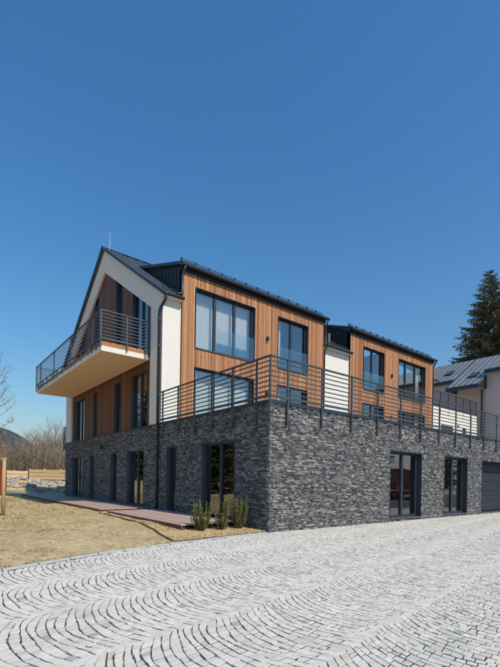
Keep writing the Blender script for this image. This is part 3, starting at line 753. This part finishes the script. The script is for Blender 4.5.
eg = MB(); ep = [(-1.95, 6.5), (-2.07, 6.45), (-2.14, 4.2), (-2.24, 2.6), (-2.44, 1.4), (-2.69, .5), (-2.80, -.22)]
eg.tube([(x, y, bz(x, y)+.012) for x, y in ep], .013, 6); tag(eg.build('bed_edging', 'rubber', smooth=True), 'thin dark curved edging strip between lawn and pale mulch', 'edging')
def shrub(loc, h, seed, label, wf=1.0, ns=24):
    r = random.Random(seed); e = tag(empty('shrub', loc), label, 'shrub', 'three shrubs by the stone corner'); st = MB(); fo = MB()
    for k in range(ns):
        a = r.uniform(0, 6.28); rad = r.uniform(.01, .11)*wf; top = h*r.choice([.45, .6, .75, .9, 1.0, 1.12])*r.uniform(.92, 1.05); ln = r.uniform(.02, .17)*wf
        p0 = Vector((math.cos(a)*rad*.5, math.sin(a)*rad*.5, 0)); p1 = Vector((math.cos(a)*(rad+ln*.8), math.sin(a)*(rad+ln*.8), top*.5)); p2 = Vector((math.cos(a)*(rad+ln), math.sin(a)*(rad+ln), top))
        st.tone = .3; st.tube([p0, p1, p2], [.009, .006, .003], 4)
        n = int(top*330)
        for i in range(n):
            t = .06+.94*i/n; p = p0.lerp(p1, t*2) if t < .5 else p1.lerp(p2, t*2-1)
            b = r.uniform(0, 6.28); d = Vector((math.cos(b), math.sin(b), r.uniform(.35, 1.1))).normalized(); L = r.uniform(.026, .052)*(1.15-.5*t); wv = d.cross(Vector((r.uniform(-1, 1), r.uniform(-1, 1), 1))).normalized()*.011
            q = p+d*L*.5
            fo.face([p, q+wv, p+d*L, q-wv], min(1, max(0, r.gauss(.35+.4*t, .2))))
    st.build('stem', 'bark', e); fo.build('foliage', 'yew', e)
shrub((-1.42, .86, .02), .70, 1, 'upright green shrub leftmost of three, beside the deck end', 1.1, 27)
shrub((-.86, .78, .02), .78, 2, 'slim upright green shrub in the middle of three by the glazed door', .85, 18)
shrub((-.33, .80, .02), .82, 3, 'upright green shrub rightmost of three, nearest the stone corner', 1.0, 22)

# ------------------------------------------------------------------ trees
def bare_tree(mb_t, mb_b, r, base, h, rad, depth=4, spread=.6, up=.35, n=5):
    def grow(p, d, L, ra, lev):
        segs = 3; pts = [p]; rs = [ra]; dd = d.copy()
        for k in range(segs):
            dd = (dd+Vector((r.uniform(-1, 1), r.uniform(-1, 1), r.uniform(-.3, .8)*up*2))*.16).normalized(); pts.append(pts[-1]+dd*L/segs); rs.append(ra*(1-.5*(k+1)/segs))
        m_ = mb_t if lev == 0 else mb_b; m_.tone = r.random()
        m_.tube(pts, rs, 6 if lev == 0 else (4 if lev == 1 else 3), cap=False)
        if lev >= depth: return
        cnt = n if lev == 0 else r.randint(2, 4)
        for c_ in range(cnt):
            t = r.uniform(.35, 1.0) if lev else r.uniform(.3, 1.0)
            i = min(segs-1, int(t*segs)); q = pts[i].lerp(pts[i+1], t*segs-i)
            a = r.uniform(0, 6.28); side = Vector((math.cos(a), math.sin(a), 0)); nd = (dd*(1-spread)+side*spread+Vector((0, 0, up))).normalized()
            grow(q, nd, L*r.uniform(.5, .78), ra*.5, lev+1)
        grow(pts[-1], dd, L*.65, rs[-1]*.95, lev+1)
    grow(Vector(base), Vector((r.uniform(-.08, .08), r.uniform(-.08, .08), 1)).normalized(), h*.42, rad, 0)
protos = []
for k in range(4):
    r = random.Random(40+k); a, b = MB(), MB(); bare_tree(a, b, r, (0, 0, 0), 9, .11, depth=4, spread=.45+.05*k, up=.45, n=6)
    protos.append((a.mesh('trunk', 'bark', True), b.mesh('branches', 'twig')))
def Wp(px, d):   # ground point under image column px at view depth d
    v = CAM + (_r0*((px-250)/415.13)+_f)*d; return (v.x, v.y)
wood = [(7, 62, .9), (13, 75, 1.05), (18, 58, .75), (24, 84, 1.15), (29, 66, 1.0), (33, 57, .8), (37, 78, 1.25), (41, 63, 1.0), (45, 90, 1.4), (48, 59, .95), (52, 72, 1.3), (55, 62, 1.1), (58, 82, 1.5), (61, 68, 1.25), (64, 60, 1.15), (1, 70, 1.0)]
ordw = ['leftmost', 'second', 'third', 'fourth', 'fifth', 'sixth', 'seventh', 'eighth', 'ninth', 'tenth', 'eleventh', 'twelfth', 'thirteenth', 'fourteenth', 'fifteenth', 'rightmost']; order_ = sorted(w_[0] for w_ in wood)
for i, (px, d, s) in enumerate(wood):
    e = empty('bare_tree', (*Wp(px, d), 0), rnd.uniform(0, 6.28)); e.location.z = hz(e.location.x, e.location.y)-.05; e.scale = (s*.8, s*.8, s*.86)
    obj('trunk', protos[i % 4][0], e); obj('branches', protos[i % 4][1], e)
    k_ = order_.index(px); tag(e, ('%s bare tree%s in the brown wood beyond the plank fence' % (ordw[k_], '' if k_ in (0, 15) else ' from the left')), 'tree', 'bare trees beyond the fence')
# thicket
th = MB(); r = random.Random(9)
for i in range(5200):
    px, d = r.uniform(-12, 84), r.uniform(44, 95); x, y = Wp(px, d); z = hz(x, y); h = r.uniform(1.8, 4.6)*(.7+.5*r.random()); th.tone = r.random()
    p = Vector((x, y, z-.1)); q = p+Vector((r.gauss(0, .3), r.gauss(0, .3), h*.55)); e = q+Vector((r.gauss(0, .5), r.gauss(0, .5), h*.45))
    th.tube([p, q, e], [.04, .028, .01], 3, cap=False)
    for _ in range(3):
        t = r.random(); s = q.lerp(e, t); th.tube([s, s+Vector((r.gauss(0, .5), r.gauss(0, .5), r.uniform(.2, .8)))], [.018, .006], 3, cap=False)
tag(th.build('thicket', 'twig', kind='stuff'), 'brown leafless undergrowth of the wood behind the plank fence', 'undergrowth')

def spruce_mesh(seed, h, rb, dens=1.0):
    r = random.Random(seed); tk, cr = MB(), MB(); tk.tube([(0, 0, 0), (0, 0, h*.5), (0, 0, h)], [h*.016, h*.009, .01], 8)
    z = h*.07
    while z < h*.995:
        f = 1-(z/h); L0 = rb*(f**.78)*1.0+.12; n = int(7+7*f)
        for k in range(n):
            a = r.uniform(0, 6.28); L = L0*r.uniform(.62, 1.12); droop = -.34*f+.20*(1-f)+r.uniform(-.08, .08)
            dv = Vector((math.cos(a), math.sin(a), 0)); side = Vector((-math.sin(a), math.cos(a), 0)); p0 = Vector((0, 0, z+r.uniform(-.15, .15)))
            def at(t): return p0+dv*L*t+Vector((0, 0, L*(droop*t+.22*t*t)))
            tk.tube([p0, at(.5), at(1)], [.03+.02*f, .02, .006], 3, cap=False)
            m = max(6, int(L*15*dens))
            for i in range(m):
                t = .12+.88*(i+r.random())/m; q = at(t); ww = (.10+.34*L*(1-t)**.7*t**.3)*r.uniform(.5, 1.1)
                for sg in (-1, 1):
                    tip = q+side*sg*ww+dv*ww*.55+Vector((0, 0, -ww*r.uniform(.15, .75))); b = (tip-q).cross(Vector((0, 0, 1))).normalized()*ww*.17+Vector((0, 0, r.uniform(-.03, .05)))
                    mid = q.lerp(tip, .55)
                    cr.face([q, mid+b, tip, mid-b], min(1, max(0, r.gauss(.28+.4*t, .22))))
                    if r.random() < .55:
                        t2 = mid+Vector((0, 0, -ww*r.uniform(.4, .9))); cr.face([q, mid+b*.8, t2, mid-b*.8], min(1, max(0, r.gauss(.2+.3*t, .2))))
        z += h*(.011+.012*f)
    return tk.mesh('trunk', 'bark', True), cr.mesh('crown', 'spruce')
spm = [spruce_mesh(21, 22, 4.6, 1.0), spruce_mesh(22, 20, 4.2, .8)]
def spruce(loc, s, k, rz, label, group):
    e = tag(empty('spruce_tree', loc, rz), label, 'tree', group); e.scale = (s[0], s[0], s[1]); obj('trunk', spm[k][0], e); obj('crown', spm[k][1], e); return e
def place(px, d, z): x, y = Wp(px, d); return (x, y, z)
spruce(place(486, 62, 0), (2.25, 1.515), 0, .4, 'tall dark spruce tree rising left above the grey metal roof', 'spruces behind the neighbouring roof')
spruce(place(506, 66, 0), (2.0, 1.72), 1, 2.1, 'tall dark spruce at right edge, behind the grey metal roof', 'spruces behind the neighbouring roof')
spruce(place(20, 108, .8), (.5, .46), 1, 1, 'small dark spruce among the bare trees below the hill', 'far spruces')
for i, (x, y, s) in enumerate([(-12, 22, .8), (-18, 27, 1.0), (-13, 34, .9), (-21, 37, 1.1), (-14, 46, 1.0), (-9, 58, .9), (-26, 18, 1.0), (-20, 52, 1.1), (42, -30, .7), (56, -34, .8), (30, -44, .7), (70, -30, .9), (84, -40, .9)]):
    spruce((x, y, -.1), (s*.9, s*.8), i % 2, i*1.3, 'spruce out of view mirrored darkly in the window panes', 'spruces mirrored in the windows')

# ------------------------------------------------------------------ young tree with stake at the left edge
r = random.Random(77); e = tag(empty('young_tree', (*Wp(-9, 12.3), .05)), 'young bare tree at the left edge with a few dry brown leaves', 'tree')
a, b = MB(), MB(); a.tone = .4; a.tube([(0, 0, 0), (.02, .01, 1.5), (.0, .02, 3.0), (.03, 0, 4.6)], [.035, .028, .02, .008], 8)
lf = MB()
for k in range(26):
    z = r.uniform(1.5, 4.4); an = r.uniform(-1.4, 1.4) if k < 19 else r.uniform(0, 6.28); L = r.uniform(.45, 1.05)*(1.1-.12*(z-1.5)); d = Vector((math.cos(an), math.sin(an), r.uniform(.25, .9)))
    p0 = Vector((.01, .01, z)); p1 = p0+d*L*.5+Vector((0, 0, .04)); p2 = p1+d*L*.4+Vector((r.uniform(-.1, .1), r.uniform(-.1, .1), r.uniform(-.05, .2))); b.tone = r.random()*.4
    b.tube([p0, p1, p2], [.010, .006, .0025], 4, cap=False)
    for _ in range(4):
        t = r.random(); s = p1.lerp(p2, t); q = s+Vector((r.uniform(-.22, .22), r.uniform(-.22, .22), r.uniform(-.05, .28))); b.tube([s, q], [.004, .0015], 3, cap=False)
        if z < 3.0:
            for _ in range(5):
                c_ = s.lerp(q, r.random()); u = Vector((r.gauss(0, 1), r.gauss(0, 1), r.gauss(0, 1))).normalized(); v_ = u.orthogonal().normalized()*.017; u *= r.uniform(.03, .05)
                lf.face([c_, c_+u*.5+v_, c_+u, c_+u*.5-v_], r.random())
a.build('trunk', 'bark', e, True); b.build('branches', 'twig', e); lf.build('leaves', 'dry_leaf', e)
sk = tag(empty('tree_stake', (*Wp(3.6, 12.6), .07)), 'round timber support stake standing in mulch at the left edge', 'stake')
m_ = MB(); m_.tube([(0, 0, -.05), (0, 0, .9), (.01, 0, 1.74)], [.055, .053, .05], 10); m_.build('post', 'stake_wood', sk, True)
m_ = MB(); m_.tube([(.075, .02, 1.76), (-1.5, -.1, 1.78)], .042, 8); m_.build('cross_beam', 'stake_wood', sk, True)
m_ = MB(); m_.tube([(-1.45, -.1, -.05), (-1.45, -.1, 1.75)], .05, 10); m_.build('post', 'stake_wood', sk, True)
m_ = MB(); m_.box(-.9, -.86, -.07, .0, 1.68, 1.80); m_.build('tie_strap', 'rubber', sk)
rx, ry = Wp(-4, 12.5)
ring = [(rx+.95*math.cos(t*.314)*(1+.08*math.sin(t*3)), ry+1.0*math.sin(t*.314)) for t in range(20)]
tag(chips(ring, 4200, random.Random(5), lambda x, y: hz(x, y)+.004).build('mulch_ring', 'chips', kind='stuff'), 'pale wood chip mulch around the timber stake', 'mulch')
# red board
rb = tag(empty('red_board', (*Wp(1.2, 26), 0), -YAW), 'rust red wooden board wall standing at the left edge behind the stake', 'board')
for k in range(7):
    p = MB(); p.box(-1.0+.19*k, -1.0+.19*k+.18, -.02, .02, .12, 1.95); p.build('plank', 'red_paint', rb)
p = MB(); p.box(-1.05, .7, -.1, .3, -.02, .11); p.build('base_beam', 'red_paint', rb)
p = MB(); p.box(-1.02, .34, .021, .07, .9, 1.0); p.build('batten', 'red_paint', rb)

# ------------------------------------------------------------------ bank with boulders and plank fence
def boulder_mesh(seed):
    r = random.Random(seed); import bmesh
    bm = bmesh.new(); bmesh.ops.create_icosphere(bm, subdivisions=2, radius=1)
    ph = [Vector((r.gauss(0, 1), r.gauss(0, 1), r.gauss(0, 1))).normalized() for _ in range(9)]
    for v in bm.verts:
        d = v.co.normalized(); c_ = min([(.62+.3*r.random()*0+.18*(i % 3))/max(.15, d.dot(p)) for i, p in enumerate(ph)] + [1.1]); v.co = d*min(1.1, c_)*r.uniform(.96, 1.04)
    me = bpy.data.meshes.new('boulder'); bm.to_mesh(me); bm.free(); me.materials.append(MATS['boulder']); return me
bms = [boulder_mesh(k) for k in range(6)]; r = random.Random(15); cnt = 0
sizes = []
for row, (d0, zz) in enumerate(((29.5, 0), (30.6, 0), (31.8, 0), (33.0, 0))):
    px = -2+row*2.2
    while px < 74:
        s = r.uniform(.13, .32); x, y = Wp(px, d0+r.uniform(-.5, .5)); z = max(hz(x, y), -.05)+s*.25
        o = obj('boulder', bms[cnt % 6]); o.location = (x, y, z); o.rotation_euler = (r.uniform(-.4, .4), r.uniform(-.4, .4), r.uniform(0, 6.3)); o.scale = (s*r.uniform(.9, 1.5), s*r.uniform(.8, 1.2), s*r.uniform(.55, .85))
        tag(o, 'pale rough boulder lying in the rock bank below the plank fence', 'boulder', 'boulders in the rock bank'); px += s*22*r.uniform(.75, 1.3)+.8; cnt += 1
def fence(p0, p1, n, label, zb=1.02):
    p0, p1 = Vector(p0), Vector(p1); f = tag(empty('plank_fence', (p0.x, p0.y, 0)), label, 'fence', 'timber fences on the bank'); d = (p1-p0)
    f.rotation_euler.z = math.atan2(d.y, d.x); L = d.length
    for k in range(n+1):
        p = MB(); p.box(L*k/n-.05, L*k/n+.05, .02, .12, zb-.4, zb+.98); p.build('post', 'fresh_wood', f)
    for k in range(n):
        for q in range(3):
            p = MB(); z = zb+.02+q*.31+rnd.uniform(-.015, .015); p.box(L*k/n+.005, L*(k+1)/n-.005, -.03, .018, z, z+.27); p.build('plank', 'fresh_wood', f)
A = Wp(29, 38); fence(A, Wp(76, 36), 3, 'fresh pale timber plank fence right of the post, above the boulders', 1.02)
fence(Wp(-14, 33.5), (A[0]-.15, A[1]-.05), 3, 'fresh pale timber plank fence left of the post, behind the stake', .86)

# ------------------------------------------------------------------ neighbouring house
NX = 34.0
nb_ = tag(empty('neighbour_house', (NX, 8, 0)), 'pinkish plaster house with grey standing seam metal roof at the right edge', 'house'); NV = Matrix.Translation((-NX, -8, 0))
def NB(mb, name, m, par=nb_):
    o = mb.build(name, m, par); o.data.transform(NV); return o
e1 = 11.3; e2 = e1-.1-1.85*.62; K3 = (e1-.1+4.6*.62-11.5)/5.2
mb = MB(); mb.box(NX, NX+9, 8.4, 24, -.2, e1); NB(mb, 'wall', 'pink_plaster')
mb = MB(); mb.box(NX-.6, NX+9, -8, 8.38, -.2, 11.6); NB(mb, 'wall', 'pink_plaster')
# roof slopes rise towards +X
def slope(x0, z0, run, k, y0, y1, th=.2):
    m2 = MB(); m2.prism([(x0, y0, z0), (x0+run, y0, z0+run*k), (x0+run, y0, z0+run*k+th), (x0, y0, z0+th)], (0, y1-y0, 0)); return m2
KN = .62
mr = NB(slope(NX-.35, e1-.1, 4.6, KN, 11.2, 24.3), 'roof', 'zinc')
mr2 = NB(slope(NX-2.2, e2, 6.45, KN, 8.3, 11.19), 'roof', 'zinc')
mr3 = NB(slope(NX-.95, 11.5, 5.2, K3, -8.3, 8.29), 'roof', 'zinc')
for par, x0, z0, run, kk, y0, y1 in ((mr, NX-.35, e1+.1, 4.6, KN, 11.25, 24.2), (mr2, NX-2.2, e2+.2, 6.45, KN, 8.35, 11.15), (mr3, NX-.95, 11.7, 5.2, K3, -2, 8.25)):
    y = y0
    while y < y1:
        sm = MB(); sm.prism([(x0, y-.025, z0), (x0+run, y-.025, z0+run*kk), (x0+run, y-.025, z0+run*kk+.07), (x0, y-.025, z0+.07)], (0, .05, 0)); NB(sm, 'seam', 'roof_metal', par); y += .55
for par, x0, z0, y0, y1 in ((mr, NX-.4, e1-.14, 11.2, 24), (mr2, NX-2.25, e2-.05, 8.3, 11.19), (mr3, NX-1.0, 11.45, -8, 8.29)):
    sm = MB(); sm.box(x0-.06, x0+.06, y0, y1, z0-.12, z0+.22); NB(sm, 'gutter', 'anthracite', par)
sm = MB(); sm.prism([(NX-2.2, 8.25, e2-.1), (NX-.5, 8.25, e2-.1), (NX-.5, 8.25, e2+1.15), (NX-2.2, 8.25, e2+.15)], (0, .06, 0)); NB(sm, 'cheek', 'cheek_metal', mr2)
sm = MB(); sm.prism([(NX-2.2, 11.19, e2-.1), (NX, 11.19, e2-.1), (NX, 11.19, e1+.1), (NX-2.2, 11.19, e2+.19)], (0, .06, 0)); NB(sm, 'cheek', 'roof_metal', mr2)
for par, x0, z0, y, kk in ((mr, NX+.95, e1+.1+1.3*KN, 12.6, KN), (mr2, NX-.7, e2+.2+1.5*KN, 9.5, KN)):
    q = MB(); q.prism([(x0, y-.4, z0+.05), (x0+.75, y-.4, z0+.75*kk+.05), (x0+.75, y-.4, z0+.75*kk+.17), (x0, y-.4, z0+.17)], (0, .8, 0)); s_ = NB(q, 'skylight', 'anthracite', par)
    q = MB(); q.prism([(x0+.08, y-.32, z0+.05+.225), (x0+.67, y-.32, z0+.67*kk+.12), (x0+.67, y-.32, z0+.67*kk+.16), (x0+.08, y-.32, z0+.08*kk+.18)], (0, .64, 0)); NB(q, 'skylight_pane', 'glass', par)
sm = MB(); sm.tube([(NX-.75, 8.6, e2-.1), (NX-.75, 8.6, 0)], .09, 8); NB(sm, 'downpipe', 'anthracite')
# white annex with roof terrace in front of it
an = tag(empty('annex', (26, 8, 0)), 'low white annex with dark mesh terrace railing before the pinkish house', 'building'); AV = Matrix.Translation((-26, -8, 0))
def AN(mb, name, m, par=an):
    o = mb.build(name, m, par); o.data.transform(AV); return o
q = MB(); wall_mesh(q, 'Y', 8, 20.6, 30.9, -.2, 7.2, .3, [(24.6, 26.6, 4.4, 5.85), (28.2, 28.9, 4.5, 5.9)]); q.box(30.6, 30.9, 8.3, 13, -.2, 7.2); q.box(20.6, 30.6, 8.31, 13, 6.6, 6.8); AN(q, 'wall', 'plaster')
for a0, a1, b0, b1 in ((24.6, 26.6, 4.4, 5.85), (28.2, 28.9, 4.5, 5.9)):
    q = MB(); q.box(a0, a1, 8.1, 8.16, b0, b0+.08); q.box(a0, a1, 8.1, 8.16, b1-.08, b1); 
    for x in ([a0, (a0+a1)/2-.04, a1-.08] if a1-a0 > 1 else [a0, a1-.08]): q.box(x, x+.08, 8.1, 8.16, b0+.08, b1-.08)
    wq = AN(q, 'window', 'alu_frame'); q = MB(); q.box(a0+.08, a1-.08, 8.12, 8.14, b0+.08, b1-.08); AN(q, 'pane', 'glass', wq)
q = MB(); q.box(20.6, 30.93, 7.96, 8.33, 7.2, 7.3); AN(q, 'coping', 'anthracite')
q = MB(); q.box(20.6, 30.9, 8.0, 8.04, 8.34, 8.40); rq = AN(q, 'mesh_railing', 'anthracite')
for k in range(9):
    x = 20.7+k*1.27; q = MB(); q.box(x-.03, x+.03, 8.0, 8.05, 6.6, 8.34); AN(q, 'post', 'anthracite', rq)
q = MB()
for k in range(10): q.box(20.6, 30.9, 8.015, 8.025, 7.36+k*.1, 7.372+k*.1)
x = 20.65
while x < 30.9: q.box(x, x+.01, 8.026, 8.034, 7.32, 8.34); x += .1
AN(q, 'mesh', 'anthracite', rq)
lm = MB(); lm.box(27.3, 27.42, 7.9, 8, 5.9, 6.05); AN(lm, 'wall_lamp', 'cheek_metal')

# ------------------------------------------------------------------ parked red van (outside the frame, mirrored in the glazed doors)
van = tag(empty('parked_van', (23.5, -10.6, 0), .05), 'red van with a white stripe mirrored in the glazed ground floor doors', 'van')
b = MB(); prof = [(-2.6, .35), (2.6, .35), (2.65, .9), (2.45, 1.15), (1.75, 1.3), (1.15, 2.15), (.9, 2.35), (-2.45, 2.4), (-2.62, 2.0)]
b.prism([(x, -.95, z) for x, z in prof], (0, 1.9, 0)); bevel(b.build('body', 'car_red', van), .06, 3)
b = MB(); b.box(-2.62, 2.6, .951, .957, .62, .78); b.build('stripe', 'white_paint', van)
for x0, x1 in ((-2.4, -1.1), (-1.0, .2), (.28, 1.2)):
    b = MB(); b.prism([(x0, .952, 1.3), (x1, .952, 1.3), (x1-(.35 if x1 > 1 else 0), .952, 2.1), (x0, .952, 2.1)], (0, .012, 0)); b.build('side_window', 'glass', van)
for x in (-1.65, 1.65):
    for y in (-.85, .85):
        b = MB(); b.tube([(x, y-.12, .34), (x, y+.12, .34)], .34, 20); wh = b.build('wheel', 'rubber', van); b = MB(); b.tube([(x, y-.125, .34), (x, y+.125, .34)], .2, 14); b.build('rim', 'steel', wh)
for y in (-.7, .7):
    b = MB(); b.box(2.55, 2.67, y-.16, y+.16, .75, .95); b.build('headlight', 'white_paint', van)

# ------------------------------------------------------------------ mountain air
hm = bpy.data.materials.new('haze'); hm.use_nodes = True; n_ = hm.node_tree.nodes; n_.clear()
ho = n_.new('ShaderNodeOutputMaterial'); pv = n_.new('ShaderNodeVolumePrincipled'); pv.inputs['Color'].default_value = (.80, .88, 1, 1)
pv.inputs['Density'].default_value = .00014; pv.inputs['Anisotropy'].default_value = .2; hm.node_tree.links.new(pv.outputs[0], ho.inputs['Volume']); MATS['haze'] = hm
hb = MB(); hb.box(-4300, 4300, -4300, 4300, -5, 260); tag(hb.build('haze', 'haze', kind='stuff'), 'thin pale mountain air over the whole valley', 'haze')
